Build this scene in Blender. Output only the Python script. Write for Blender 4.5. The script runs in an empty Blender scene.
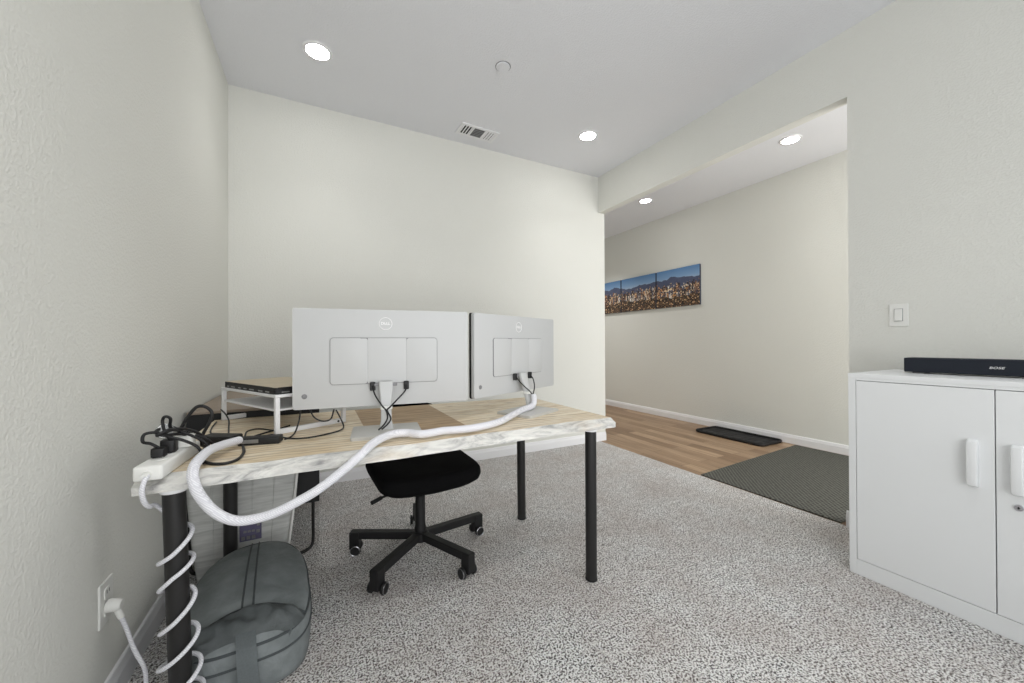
import bpy, bmesh, math, random
from mathutils import Vector, Matrix

C = bpy.context.scene.collection
SC = bpy.context.scene
random.seed(7)
PI = math.pi

# ------------------------------------------------------------------ camera
YAW, PITCH, ROLL, FPX = 0.4757, 0.0042, -0.0044, 375.99
cam_d = bpy.data.cameras.new('camera')
cam = bpy.data.objects.new('camera', cam_d)
C.objects.link(cam)
cam_d.sensor_fit = 'HORIZONTAL'
cam_d.sensor_width = 36.0
cam_d.lens = FPX * 36.0 / 1024.0
cam_d.clip_start = 0.05
cy, sy = math.cos(YAW), math.sin(YAW)
fwd = Vector((sy, cy, 0)); rgt = Vector((cy, -sy, 0)); upv = Vector((0, 0, 1))
f2 = fwd * math.cos(PITCH) + upv * math.sin(PITCH)
u2 = upv * math.cos(PITCH) - fwd * math.sin(PITCH)
r3 = rgt * math.cos(ROLL) + u2 * math.sin(ROLL)
u3 = u2 * math.cos(ROLL) - rgt * math.sin(ROLL)
m = Matrix((r3, u3, -f2)).transposed().to_4x4()
m.translation = Vector((0, 0, 1.1))
cam.matrix_world = m
SC.camera = cam

# ------------------------------------------------------------------ light and exposure
SC.view_settings.view_transform = 'Standard'
SC.view_settings.look = 'None'
SC.view_settings.gamma = 1.0
SC.view_settings.use_curve_mapping = False
SC.view_settings.exposure = 0.0

wd = bpy.data.worlds.new('daylight')
SC.world = wd
wd.use_nodes = True
bg = wd.node_tree.nodes['Background']
bg.inputs[0].default_value = (0.93, 0.97, 1.0, 1)
bg.inputs[1].default_value = 1.1


def area_light(name, loc, rot, sx, sy_, power, color, spread=PI):
    l = bpy.data.lights.new(name, 'AREA')
    l.shape = 'RECTANGLE'; l.size = sx; l.size_y = sy_
    l.energy = power; l.color = color; l.spread = spread
    o = bpy.data.objects.new(name, l)
    o.location = loc; o.rotation_euler = rot
    C.objects.link(o)
    return o


# added fill light behind the camera, turned towards the hall opening; no window built
area_light('rear_fill', (0.25, -1.4, 1.3), (PI / 2 + 0.26, 0, -0.30), 1.5, 2.0, 19.5, (1.0, 0.99, 0.98), 1.95)
# second added fill, behind the camera, brightening the low left wall
area_light('side_fill', (2.65, -0.95, 1.35), (PI / 2 - 0.12, 0, 1.05), 0.9, 1.3, 9, (1.0, 0.99, 0.98), 2.2)
# added fill light at the unseen near end, brightening the hall
area_light('hall_fill', (3.7, -1.2, 1.3), (PI / 2 + 0.2, 0, 0), 1.4, 2.2, 72, (1.0, 0.99, 0.97))


def downlight_beam(loc, power):
    l = bpy.data.lights.new('beam', 'SPOT')
    l.energy = power; l.color = (1.0, 0.985, 0.965)
    l.spot_size = math.radians(112); l.spot_blend = 1.0; l.shadow_soft_size = 0.065
    o = bpy.data.objects.new('beam', l)
    o.location = loc
    C.objects.link(o)
    return o


# added unseen beams, continuing the ceiling lights to brighten the room and far hall
for q, pw in (((0.1, 0.25, 2.94), 36), ((1.6, 0.25, 2.94), 26), ((3.857, 0.2, 2.94), 24), ((3.72, 5.0, 2.94), 95)):
    downlight_beam(q, pw)


# ------------------------------------------------------------------ material helpers
def lin(c):
    return tuple(((v / 255.0) / 12.92 if v / 255.0 <= 0.04045 else ((v / 255.0 + 0.055) / 1.055) ** 2.4) for v in c)


class NT:
    def __init__(self, name):
        self.m = bpy.data.materials.new(name)
        self.m.use_nodes = True
        self.t = self.m.node_tree
        self.b = self.t.nodes['Principled BSDF']

    def n(self, kind, **kw):
        nd = self.t.nodes.new('ShaderNode' + kind)
        for k, v in kw.items():
            if k.startswith('i_'):
                key = k[2:]
                nd.inputs[int(key) if key.isdigit() else key].default_value = v
            else:
                setattr(nd, k, v)
        return nd

    def l(self, a, b):
        self.t.links.new(a, b)

    def math(self, op, a, b=None, clamp=False):
        nd = self.t.nodes.new('ShaderNodeMath'); nd.operation = op; nd.use_clamp = clamp
        for i, v in enumerate((a, b)):
            if v is None:
                continue
            if isinstance(v, (int, float)):
                nd.inputs[i].default_value = v
            else:
                self.l(v, nd.inputs[i])
        return nd.outputs[0]

    def mix(self, fac, a, b):
        nd = self.t.nodes.new('ShaderNodeMix'); nd.data_type = 'RGBA'
        for i, v in ((0, fac), (6, a), (7, b)):
            if isinstance(v, (int, float)):
                nd.inputs[i].default_value = v
            elif isinstance(v, tuple):
                nd.inputs[i].default_value = (*v[:3], 1)
            else:
                self.l(v, nd.inputs[i])
        return nd.outputs[2]

    def ramp(self, fac, stops, interp='LINEAR'):
        nd = self.t.nodes.new('ShaderNodeValToRGB')
        nd.color_ramp.interpolation = interp
        e = nd.color_ramp.elements
        while len(e) < len(stops):
            e.new(0.5)
        for el, (p, c) in zip(e, stops):
            el.position = p; el.color = (*c[:3], 1)
        self.l(fac, nd.inputs[0])
        return nd.outputs[0]

    def noise(self, vec, scale, detail=2.0, rough=0.5, dist=0.0):
        nd = self.n('TexNoise', i_Scale=scale, i_Detail=detail, i_Roughness=rough, i_Distortion=dist)
        if vec is not None:
            self.l(vec, nd.inputs['Vector'])
        return nd.outputs[0]

    def bump(self, h, strength, dist):
        nd = self.n('Bump', i_Strength=strength, i_Distance=dist)
        self.l(h, nd.inputs['Height'])
        self.l(nd.outputs[0], self.b.inputs['Normal'])

    def pos(self):
        return self.n('NewGeometry').outputs['Position']

    def objc(self):
        return self.n('TexCoord').outputs['Object']

    def mapping(self, vec, scale=(1, 1, 1), rot=(0, 0, 0), loc=(0, 0, 0)):
        nd = self.n('Mapping')
        nd.inputs['Scale'].default_value = scale
        nd.inputs['Rotation'].default_value = rot
        nd.inputs['Location'].default_value = loc
        self.l(vec, nd.inputs['Vector'])
        return nd.outputs[0]

    def sep(self, vec):
        nd = self.n('SeparateXYZ'); self.l(vec, nd.inputs[0])
        return nd.outputs

    def base(self, v):
        if isinstance(v, tuple):
            self.b.inputs['Base Color'].default_value = (*v[:3], 1)
        else:
            self.l(v, self.b.inputs['Base Color'])

    def set(self, rough=0.5, metal=0.0, spec=0.5):
        self.b.inputs['Roughness'].default_value = rough
        self.b.inputs['Metallic'].default_value = metal
        self.b.inputs['Specular IOR Level'].default_value = spec
        return self


def plain(name, rgb, rough=0.5, metal=0.0, spec=0.4, var=0.06, vscale=30, bump=0.0, bscale=200, bdist=0.001):
    """A procedural material: a colour with slight mottling and an optional fine bump."""
    k = NT(name)
    c = lin(rgb)
    a = tuple(v * (1 - var) for v in c)
    b = tuple(min(1, v * (1 + var)) for v in c)
    p = k.objc()
    k.base(k.mix(k.noise(p, vscale, 3), a, b))
    k.set(rough, metal, spec)
    if bump:
        k.bump(k.noise(p, bscale, 2), bump, bdist)
    return k.m


def wall_paint(name, rgb):
    k = NT(name)
    c = lin(rgb)
    p = k.pos()
    k.base(k.mix(k.noise(p, 1.3, 3), tuple(v * 0.985 for v in c), tuple(v * 1.01 for v in c)))
    k.set(0.75, 0, 0.25)
    h = k.noise(p, 95, 3, 0.55)
    h2 = k.ramp(h, [(0.42, (0, 0, 0)), (0.62, (1, 1, 1))])
    k.bump(h2, 0.30, 0.003)
    return k.m


M = {}
M['wall'] = wall_paint('wall paint warm white', (224, 224, 218))
M['ceiling'] = wall_paint('ceiling paint', (232, 233, 237))
M['trim'] = plain('white trim paint', (236, 236, 238), 0.4, 0, 0.4, 0.01, 4)


def mat_carpet():
    k = NT('carpet cut pile beige grey')
    p = k.pos()
    big = k.noise(p, 3.2, 4, 0.6)
    mid = k.noise(p, 28, 3, 0.6)
    fine = k.noise(p, 140, 1, 0.5, 0.3)
    tiny = k.noise(p, 230, 1, 0.5)
    f = k.math('ADD', k.math('ADD', k.math('MULTIPLY', fine, 0.62), k.math('MULTIPLY', tiny, 0.24)), k.math('MULTIPLY', mid, 0.14))
    col = k.ramp(f, [(0.36, lin((46, 44, 43))), (0.44, lin((140, 138, 136))), (0.50, lin((222, 220, 218))), (0.545, lin((254, 253, 252))), (0.60, lin((255, 255, 254)))])
    col = k.mix(k.math('MULTIPLY', k.ramp(big, [(0.35, (0, 0, 0)), (0.7, (1, 1, 1))]), 0.36), col, lin((172, 154, 144)))
    k.base(col)
    k.set(0.95, 0, 0.1)
    k.bump(f, 1.0, 0.02)
    return k.m


M['carpet'] = mat_carpet()


def mat_floorwood():
    k = NT('hall wood planks')
    p = k.pos()
    q = k.mapping(p, rot=(0, 0, PI / 2))
    br = k.n('TexBrick', offset=0.37, i_Scale=1.0)
    br.inputs['Color1'].default_value = (*lin((132, 104, 78)), 1)
    br.inputs['Color2'].default_value = (*lin((184, 157, 128)), 1)
    br.inputs['Mortar'].default_value = (*lin((70, 50, 36)), 1)
    br.inputs['Mortar Size'].default_value = 0.0016
    br.inputs['Brick Width'].default_value = 1.15
    br.inputs['Row Height'].default_value = 0.125
    k.l(q, br.inputs['Vector'])
    g = k.noise(k.mapping(p, scale=(38, 2.2, 1)), 1.0, 5, 0.6, 0.6)
    gr = k.ramp(g, [(0.3, (0.55, 0.5, 0.46)), (0.7, (1.1, 1.1, 1.1))])
    mx = k.n('MixRGB', blend_type='MULTIPLY'); mx.inputs[0].default_value = 0.85
    k.l(br.outputs[0], mx.inputs[1]); k.l(gr, mx.inputs[2])
    k.base(mx.outputs[0])
    k.set(0.42, 0, 0.4)
    k.bump(g, 0.1, 0.001)
    return k.m


M['floorwood'] = mat_floorwood()


def mat_rug():
    k = NT('charcoal ribbed mat')
    p = k.pos()
    a = k.n('TexWave', i_Scale=13.0, i_Distortion=1.2, i_Detail=1.0)
    b = k.n('TexWave', i_Scale=13.0, i_Distortion=1.2, i_Detail=1.0)
    k.l(k.mapping(p, rot=(0, 0, PI / 4)), a.inputs[0]); k.l(k.mapping(p, rot=(0, 0, -PI / 4)), b.inputs[0])
    s = k.math('MAXIMUM', a.outputs[1], b.outputs[1])
    n = k.noise(k.mapping(p, scale=(1, 0.35, 1)), 110, 2)
    s2 = k.math('MULTIPLY', s, k.math('ADD', n, 0.4))
    k.base(k.ramp(s2, [(0.2, lin((48, 48, 46))), (0.6, lin((84, 84, 79))), (0.9, lin((106, 106, 100)))]))
    k.set(0.9, 0, 0.15)
    k.bump(s2, 0.6, 0.004)
    return k.m


M['rug'] = mat_rug()


def mat_desk_wood():
    k = NT('pale oak butcher block')
    p = k.pos()
    x, y, z = k.sep(p)
    q = k.mapping(p, loc=(0.16, -0.02, 0))
    br = k.n('TexBrick', offset=0.43, i_Scale=1.0)
    br.inputs['Color1'].default_value = (*lin((206, 182, 144)), 1)
    br.inputs['Color2'].default_value = (*lin((238, 222, 192)), 1)
    br.inputs['Mortar'].default_value = (*lin((182, 156, 120)), 1)
    br.inputs['Mortar Size'].default_value = 0.0006
    br.inputs['Brick Width'].default_value = 0.62
    br.inputs['Row Height'].default_value = 0.17
    k.l(q, br.inputs['Vector'])
    g = k.noise(k.mapping(p, scale=(3.2, 26, 1)), 1.0, 6, 0.62, 1.4)
    gr = k.ramp(g, [(0.28, lin((146, 114, 80))), (0.40, lin((220, 200, 166))), (0.58, lin((248, 240, 222)))])
    mx = k.n('MixRGB', blend_type='MIX'); mx.inputs[0].default_value = 0.62
    k.l(br.outputs[0], mx.inputs[1]); k.l(gr, mx.inputs[2])
    wv = k.n('TexWave', bands_direction='Y', i_Scale=7.0, i_Distortion=9.0, i_Detail=3.0)
    wv.inputs['Detail Scale'].default_value = 1.2
    k.l(k.mapping(p, scale=(0.35, 1.3, 1)), wv.inputs[0])
    wl = k.ramp(wv.outputs[1], [(0.02, (1, 1, 1)), (0.28, (0, 0, 0))])
    base_w = k.mix(k.math('MULTIPLY', wl, 0.5), mx.outputs[0], lin((148, 120, 92)))
    # brown patch in the middle of the top: exposure-blend darkening painted into the colour
    ins = None
    for v, op, lim in ((x, 'GREATER_THAN', 0.175), (x, 'LESS_THAN', 0.575), (y, 'GREATER_THAN', 1.50)):
        t = k.math(op, v, lim)
        ins = t if ins is None else k.math('MULTIPLY', ins, t)
    brn = k.ramp(g, [(0.3, lin((112, 82, 52))), (0.5, lin((164, 132, 92))), (0.7, lin((190, 160, 118)))])
    col = k.mix(k.math('MULTIPLY', ins, 0.9), base_w, brn)
    # a few dark knots and streaks
    kn = k.noise(k.mapping(p, scale=(4, 22, 1)), 1.4, 3, 0.5, 0.8)
    st = k.ramp(kn, [(0.63, (0, 0, 0)), (0.72, (1, 1, 1))])
    col = k.mix(k.math('MULTIPLY', st, 0.55), col, lin((120, 88, 62)))
    k.base(col)
    k.set(0.42, 0, 0.4)
    return k.m


def mat_desk_edge():
    k = NT('whitish raw edge of the desk slab')
    p = k.pos()
    n1 = k.noise(k.mapping(p, scale=(5, 12, 22)), 1.0, 6, 0.65, 2.2)
    col = k.ramp(n1, [(0.3, lin((144, 143, 142))), (0.43, lin((194, 193, 190))), (0.55, lin((222, 221, 216))), (0.7, lin((238, 236, 230)))])
    n2 = k.noise(k.mapping(p, scale=(3, 6, 10), loc=(4, 2, 1)), 1.0, 3)
    tan = k.ramp(n2, [(0.52, (0, 0, 0)), (0.68, (1, 1, 1))])
    col = k.mix(k.math('MULTIPLY', tan, 0.5), col, lin((206, 186, 158)))
    k.base(col)
    k.set(0.6, 0, 0.3)
    k.bump(n1, 0.5, 0.006)
    return k.m


M['deskwood'] = mat_desk_wood()
M['deskedge'] = mat_desk_edge()
M['black_metal'] = plain('black powder coated steel', (34, 33, 33), 0.45, 0.1, 0.45, 0.1, 20)
M['black_seat'] = plain('black seat fabric', (11, 11, 12), 0.9, 0, 0.12, 0.25, 120, 0.3, 700, 0.001)
M['black_plastic'] = plain('black plastic', (24, 24, 25), 0.5, 0, 0.4, 0.1, 20)
M['black_cord'] = plain('black cord', (26, 26, 27), 0.5, 0, 0.4, 0.1, 60)
M['chrome'] = plain('chrome', (200, 200, 205), 0.18, 1.0, 0.5, 0.02, 8)
M['monitor'] = plain('light silver plastic', (196, 197, 197), 0.6, 0.0, 0.4, 0.01, 4)
M['monitor_pad'] = plain('light silver cover', (198, 199, 199), 0.62, 0.0, 0.4, 0.01, 4)
M['groove'] = plain('grey groove', (138, 138, 140), 0.6, 0, 0.3, 0.02, 8)
M['logo'] = plain('pale logo ink', (236, 236, 236), 0.35, 0, 0.4, 0.01, 8)
M['stand_silver'] = plain('matte silver stand', (198, 197, 193), 0.4, 0.15, 0.4, 0.02, 8)
M['screen'] = plain('black screen', (12, 12, 14), 0.15, 0, 0.5, 0.05, 8)
M['white_plastic'] = plain('white plastic', (232, 232, 228), 0.4, 0, 0.4, 0.01, 12)
M['white_metal'] = plain('white painted steel', (231, 231, 232), 0.38, 0, 0.45, 0.01, 6)
M['cabinet'] = plain('white cabinet steel', (235, 237, 238), 0.36, 0, 0.45, 0.008, 4)
M['gap'] = plain('dark gap', (40, 40, 42), 0.8, 0, 0.1, 0.02, 6)
M['soundbar'] = plain('dark speaker cloth', (40, 44, 52), 0.75, 0, 0.2, 0.15, 300, 0.4, 900, 0.0008)
M['rubber'] = plain('black rubber', (30, 30, 31), 0.6, 0, 0.35, 0.15, 60)
M['taupe'] = plain('taupe wood board', (150, 136, 122), 0.5, 0, 0.3, 0.15, 7)
M['laptop_tan'] = plain('tan woodgrain cover', (186, 172, 146), 0.4, 0, 0.4, 0.16, 9)
M['port_grey'] = plain('grey port metal', (150, 150, 148), 0.35, 0.6, 0.4, 0.05, 40)
M['clear'] = None
M['purple'] = plain('faded violet print', (96, 92, 118), 0.6, 0, 0.3, 0.15, 60)


def mat_braid():
    k = NT('white braided sleeve')
    p = k.objc()
    a = k.n('TexWave', i_Scale=70.0, i_Distortion=2.0, i_Detail=2.0)
    k.l(k.mapping(p, rot=(0.5, 0.3, 0.9)), a.inputs[0])
    b = k.n('TexWave', i_Scale=70.0, i_Distortion=2.0, i_Detail=2.0)
    k.l(k.mapping(p, rot=(-0.5, 0.6, -0.7)), b.inputs[0])
    s = k.math('MULTIPLY', a.outputs[1], b.outputs[1])
    k.base(k.ramp(s, [(0.0, lin((214, 214, 220))), (0.6, lin((238, 238, 242)))]))
    k.set(0.7, 0, 0.3)
    k.bump(s, 0.35, 0.002)
    return k.m


M['braid'] = mat_braid()


def mat_bag():
    k = NT('slate grey bag cloth')
    p = k.objc()
    n = k.noise(p, 9, 4, 0.6)
    k.base(k.ramp(n, [(0.3, lin((100, 106, 107))), (0.7, lin((132, 138, 139)))]))
    k.set(0.62, 0, 0.35)
    w = k.noise(p, 420, 2)
    big = k.noise(p, 14, 3, 0.5, 0.8)
    k.bump(k.math('ADD', k.math('MULTIPLY', big, 0.9), k.math('MULTIPLY', w, 0.06)), 0.45, 0.02)
    return k.m


M['bag'] = mat_bag()
M['bag_dark'] = plain('slate bag seam', (72, 77, 79), 0.65, 0, 0.3, 0.1, 60)
M['bag_strap'] = plain('grey webbing', (140, 147, 149), 0.8, 0, 0.2, 0.12, 180, 0.5, 500, 0.001)


def mat_hamper():
    k = NT('frosted grey plastic')
    p = k.objc()
    n = k.noise(k.mapping(p, scale=(6, 6, 55)), 1.0, 4, 0.6, 0.5)
    k.base(k.ramp(n, [(0.3, lin((184, 185, 182))), (0.7, lin((224, 225, 222)))]))
    k.set(0.35, 0, 0.4)
    k.bump(n, 0.4, 0.004)
    k.b.inputs['Alpha'].default_value = 0.82
    return k.m


M['hamper'] = mat_hamper()


def mat_clear():
    k = NT('clear plastic')
    k.base((0.86, 0.88, 0.88))
    k.set(0.12, 0, 0.6)
    k.b.inputs['Alpha'].default_value = 0.55
    return k.m


M['clear'] = mat_clear()


def mat_lamp():
    k = NT('lit downlight lens')
    k.base((1, 1, 1))
    k.b.inputs['Emission Color'].default_value = (1.0, 0.985, 0.96, 1)
    k.b.inputs['Emission Strength'].default_value = 40.0
    return k.m


M['lamp'] = mat_lamp()


def mat_city():
    """A printed city panorama: sky, hills, and a field of lit buildings."""
    k = NT('printed city panorama')
    p = k.pos()
    x, y, z = k.sep(p)
    v = k.math('DIVIDE', k.math('SUBTRACT', z, 1.62), 0.52)
    yl = k.n('CombineXYZ'); k.l(y, yl.inputs[0])
    sky = k.ramp(v, [(0.6, lin((176, 190, 206))), (0.8, lin((128, 160, 196))), (1.0, lin((96, 136, 182)))])
    hill = k.noise(yl.outputs[0], 2.3, 6, 0.6)
    hl = k.math('ADD', k.math('MULTIPLY', hill, 0.55), 0.47)
    mh = k.math('LESS_THAN', v, hl)
    hn = k.noise(p, 16, 3)
    col = k.mix(mh, sky, k.mix(hn, lin((66, 76, 102)), lin((94, 98, 120))))
    # buildings: tall cells with random tint
    vo = k.n('TexVoronoi', distance='CHEBYCHEV', i_Scale=1.0)
    k.l(k.mapping(p, scale=(0.01, 40, 11)), vo.inputs['Vector'])
    cs = k.n('SeparateColor'); k.l(vo.outputs['Color'], cs.inputs[0])
    bl = k.ramp(cs.outputs[0], [(0.0, lin((64, 54, 56))), (0.2, lin((132, 98, 80))), (0.38, lin((178, 146, 118))),
                                (0.55, lin((196, 186, 174))), (0.68, lin((98, 98, 112))), (0.84, lin((190, 138, 92))), (0.93, lin((226, 222, 216)))], 'CONSTANT')
    win = k.n('TexVoronoi', i_Scale=1.0); k.l(k.mapping(p, scale=(0.01, 60, 70)), win.inputs['Vector'])
    ws = k.n('SeparateColor'); k.l(win.outputs['Color'], ws.inputs[0])
    bl = k.mix(k.math('GREATER_THAN', ws.outputs[1], 0.92), bl, lin((236, 208, 168)))
    bl = k.mix(k.math('LESS_THAN', ws.outputs[1], 0.26), bl, lin((66, 58, 60)))
    top = k.math('ADD', k.math('MULTIPLY', cs.outputs[1], 0.16), 0.50)
    col = k.mix(k.math('LESS_THAN', v, top), col, bl)
    # darker streets and gardens low down
    lowm = k.math('LESS_THAN', v, k.math('ADD', k.math('MULTIPLY', k.noise(p, 7, 4), 0.40), 0.08))
    gd = k.n('TexVoronoi', i_Scale=1.0); k.l(k.mapping(p, scale=(0.01, 60, 70)), gd.inputs['Vector'])
    gs = k.n('SeparateColor'); k.l(gd.outputs['Color'], gs.inputs[0])
    low = k.ramp(gs.outputs[0], [(0, lin((48, 42, 40))), (0.35, lin((78, 70, 62))), (0.6, lin((112, 84, 62))), (0.9, lin((208, 172, 130)))], 'CONSTANT')
    col = k.mix(lowm, col, low)
    k.base(col)
    k.set(0.5, 0, 0.3)
    return k.m


M['city'] = mat_city()
M['canvas_side'] = plain('dark canvas edge', (66, 70, 82), 0.7, 0, 0.2, 0.1, 30)


# ------------------------------------------------------------------ mesh helpers
def NB():
    return bmesh.new()


def box(bm, x0, x1, y0, y1, z0, z1, bev=0.0, seg=2, mat=0):
    r = bmesh.ops.create_cube(bm, size=1.0)
    vs = r['verts']
    for v in vs:
        v.co = Vector(((x0 + x1) / 2 + v.co.x * (x1 - x0), (y0 + y1) / 2 + v.co.y * (y1 - y0), (z0 + z1) / 2 + v.co.z * (z1 - z0)))
    fs = list({f for v in vs for f in v.link_faces})
    for f in fs:
        f.material_index = mat
    if bev:
        es = list({e for v in vs for e in v.link_edges})
        bmesh.ops.bevel(bm, geom=es, offset=bev, segments=seg, profile=0.5, affect='EDGES')
    return bm


def xform(bm, mat, verts=None):
    bmesh.ops.transform(bm, matrix=mat, verts=verts if verts is not None else bm.verts[:])
    return bm


def cyl(bm, p0, p1, r0, r1=None, seg=24, bev=0.0):
    """A capped, slightly chamfered cylinder or cone from p0 to p1."""
    r1 = r0 if r1 is None else r1
    p0, p1 = Vector(p0), Vector(p1)
    d = p1 - p0; L = d.length
    prof = [(0, r0), (L, r1)] if not bev else [(0, r0 - bev), (bev, r0), (L - bev, r1), (L, r1 - bev)]
    return lathe(bm, prof, p0, d.normalized(), seg)


def lathe(bm, prof, origin=(0, 0, 0), axis=(0, 0, 1), seg=32, cap=True):
    """Revolve (height, radius) pairs about an axis."""
    a = Vector(axis).normalized(); o = Vector(origin)
    t = Vector((1, 0, 0)) if abs(a.x) < 0.9 else Vector((0, 1, 0))
    u = a.cross(t).normalized(); w = a.cross(u)
    rings = []
    for h, r in prof:
        rings.append([bm.verts.new(o + a * h + (u * math.cos(2 * PI * i / seg) + w * math.sin(2 * PI * i / seg)) * max(r, 1e-5)) for i in range(seg)])
    for a_, b_ in zip(rings, rings[1:]):
        for i in range(seg):
            j = (i + 1) % seg
            bm.faces.new((a_[i], a_[j], b_[j], b_[i]))
    if cap:
        bm.faces.new(rings[0][::-1]); bm.faces.new(rings[-1])
    return bm


def spline(pts, n=8):
    """Catmull-Rom through the points."""
    P = [Vector(p) for p in pts]
    if len(P) < 3:
        return P
    out = []
    for i in range(len(P) - 1):
        p0 = P[i - 1] if i else P[0] * 2 - P[1]
        p1, p2 = P[i], P[i + 1]
        p3 = P[i + 2] if i + 2 < len(P) else P[-1] * 2 - P[-2]
        for k in range(n):
            t = k / n
            out.append(0.5 * ((2 * p1) + (p2 - p0) * t + (2 * p0 - 5 * p1 + 4 * p2 - p3) * t * t + (3 * p1 - p0 - 3 * p2 + p3) * t ** 3))
    out.append(P[-1])
    return out


def tube(bm, pts, r, seg=10, n=8, smooth=True, closed=False, flat=None):
    P = spline(pts, n) if smooth else [Vector(p) for p in pts]
    N = len(P)
    T = []
    for i in range(N):
        a = P[i - 1] if (i or closed) else P[0]
        b = P[(i + 1) % N] if (i < N - 1 or closed) else P[-1]
        T.append((b - a).normalized())
    t0 = T[0]
    ref = Vector((0, 0, 1)) if abs(t0.z) < 0.9 else Vector((1, 0, 0))
    u = t0.cross(ref).normalized()
    rings = []
    for i in range(N):
        t = T[i]
        u = (u - t * u.dot(t)).normalized()
        w = t.cross(u)
        rr = r(i / (N - 1)) if callable(r) else r
        fl = flat or 1.0
        rings.append([bm.verts.new(P[i] + u * math.cos(2 * PI * k / seg) * rr + w * math.sin(2 * PI * k / seg) * rr * fl) for k in range(seg)])
    prs = list(zip(rings, rings[1:])) + ([(rings[-1], rings[0])] if closed else [])
    for a, b in prs:
        for k in range(seg):
            j = (k + 1) % seg
            bm.faces.new((a[k], a[j], b[j], b[k]))
    if not closed:
        bm.faces.new(rings[0][::-1]); bm.faces.new(rings[-1])
    return bm


def prism(bm, outline, z0, z1, bev=0.0, seg=2):
    """Extrude a closed xy outline from z0 to z1."""
    lo = [bm.verts.new((x, y, z0)) for x, y in outline]
    hi = [bm.verts.new((x, y, z1)) for x, y in outline]
    f = [bm.faces.new(lo[::-1]), bm.faces.new(hi)]
    n = len(lo)
    for i in range(n):
        bm.faces.new((lo[i], lo[(i + 1) % n], hi[(i + 1) % n], hi[i]))
    if bev:
        es = [e for fc in f for e in fc.edges]
        bmesh.ops.bevel(bm, geom=es, offset=bev, segments=seg, profile=0.5, affect='EDGES')
    return bm


def rrect(x0, x1, y0, y1, r, n=6):
    out = []
    for cx, cy_, a0 in ((x1 - r, y1 - r, 0), (x0 + r, y1 - r, 90), (x0 + r, y0 + r, 180), (x1 - r, y0 + r, 270)):
        for i in range(n + 1):
            a = math.radians(a0 + 90 * i / n)
            out.append((cx + r * math.cos(a), cy_ + r * math.sin(a)))
    return out


XZ = Matrix.Rotation(PI / 2, 4, 'X')          # xy outline -> xz, its extrusion pointing to -y


def obj(name, bm, mat, parent=None, world=True, smooth=None):
    """Link bm as one mesh object; coordinates are world ones unless world=False (then the parent's)."""
    bmesh.ops.recalc_face_normals(bm, faces=bm.faces[:])
    if parent is not None and world:
        p = parent; off = Vector((0, 0, 0))
        chain = []
        while p is not None:
            chain.append(p); p = p.parent
        mw = Matrix.Identity(4)
        for q in reversed(chain):
            mw = mw @ Matrix.Translation(q.location) @ q.rotation_euler.to_matrix().to_4x4()
        xform(bm, mw.inverted())
    me = bpy.data.meshes.new(name)
    bm.to_mesh(me); bm.free()
    mats = mat if isinstance(mat, (list, tuple)) else [mat]
    for q in mats:
        me.materials.append(q)
    o = bpy.data.objects.new(name, me)
    C.objects.link(o)
    if parent is not None:
        o.parent = parent
    if smooth is not None:
        me.polygons.foreach_set('use_smooth', [True] * len(me.polygons))
        me.set_sharp_from_angle(angle=math.radians(smooth))
    return o


def tag(o, label, cat, group=None):
    o['label'] = label; o['category'] = cat
    if group:
        o['group'] = group
    return o


def thing(name, label, cat, loc, rotz=0.0, group=None):
    o = bpy.data.objects.new(name, None)
    o.location = loc; o.rotation_euler = (0, 0, rotz)
    C.objects.link(o)
    o.empty_display_size = 0.1
    return tag(o, label, cat, group)


def struct(name, bm, mat, parent=None, smooth=None):
    o = obj(name, bm, mat, parent, smooth=smooth)
    if parent is None:
        o['kind'] = 'structure'
    return o


def dup(root, loc, rotz, label):
    r = root.copy(); C.objects.link(r)
    r.location = loc; r.rotation_euler = (0, 0, rotz); r['label'] = label
    for ch in list(root.children):
        c = ch.copy(); C.objects.link(c); c.parent = r
        for g in list(ch.children):
            d = g.copy(); C.objects.link(d); d.parent = c
    return r


def text_bm(body, size, depth, shear=0.0, offset=0.0, spacing=1.0):
    cu = bpy.data.curves.new('lettering', 'FONT')
    cu.body = body; cu.size = size; cu.extrude = depth; cu.shear = shear
    cu.offset = offset; cu.space_character = spacing
    cu.align_x = 'CENTER'; cu.align_y = 'CENTER'
    o = bpy.data.objects.new('lettering', cu); C.objects.link(o)
    dg = bpy.context.evaluated_depsgraph_get()
    me = bpy.data.meshes.new_from_object(o.evaluated_get(dg))
    bm = bmesh.new(); bm.from_mesh(me)
    bpy.data.meshes.remove(me)
    bpy.data.objects.remove(o)
    bpy.data.curves.remove(cu)
    return bm


# ------------------------------------------------------------------ the setting
XL, YB, XR, H, HD, XH, TW, YO = -0.569, 3.304, 2.80, 2.957, 2.558, 4.5545, 0.087, 1.068
YN = -1.5      # how far the room is built behind the camera
YF = 5.9       # far end of the hall

b = NB(); box(b, XL - 0.1, XR + 0.0, YN, YB, -0.1, 0.0)
struct('floor', b, M['carpet'])
b = NB(); box(b, XR, XH + 0.1, YN, YF, -0.1, -0.002)
struct('floor_hall', b, M['floorwood'])
b = NB(); box(b, XL - 0.1, XH + 0.1, YN, YF + 0.1, H, H + 0.1)
struct('ceiling', b, M['ceiling'])
b = NB(); box(b, XL - 0.1, XL, YN, YB, 0.0, H)
struct('wall_left', b, M['wall'])
b = NB(); box(b, XL - 0.1, XR + TW, YB, YB + 0.1, 0.0, H)
struct('wall_back', b, M['wall'])
b = NB(); box(b, XR, XR + TW, YN, YO, 0.0, H)
box(b, XR, XR + TW, YO, YB, HD, H)
bmesh.ops.remove_doubles(b, verts=b.verts[:], dist=1e-5)
struct('wall_right', b, M['wall'])
b = NB(); box(b, XH, XH + 0.1, YN, YF, 0.0, H)
struct('wall_hall', b, M['wall'])
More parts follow.
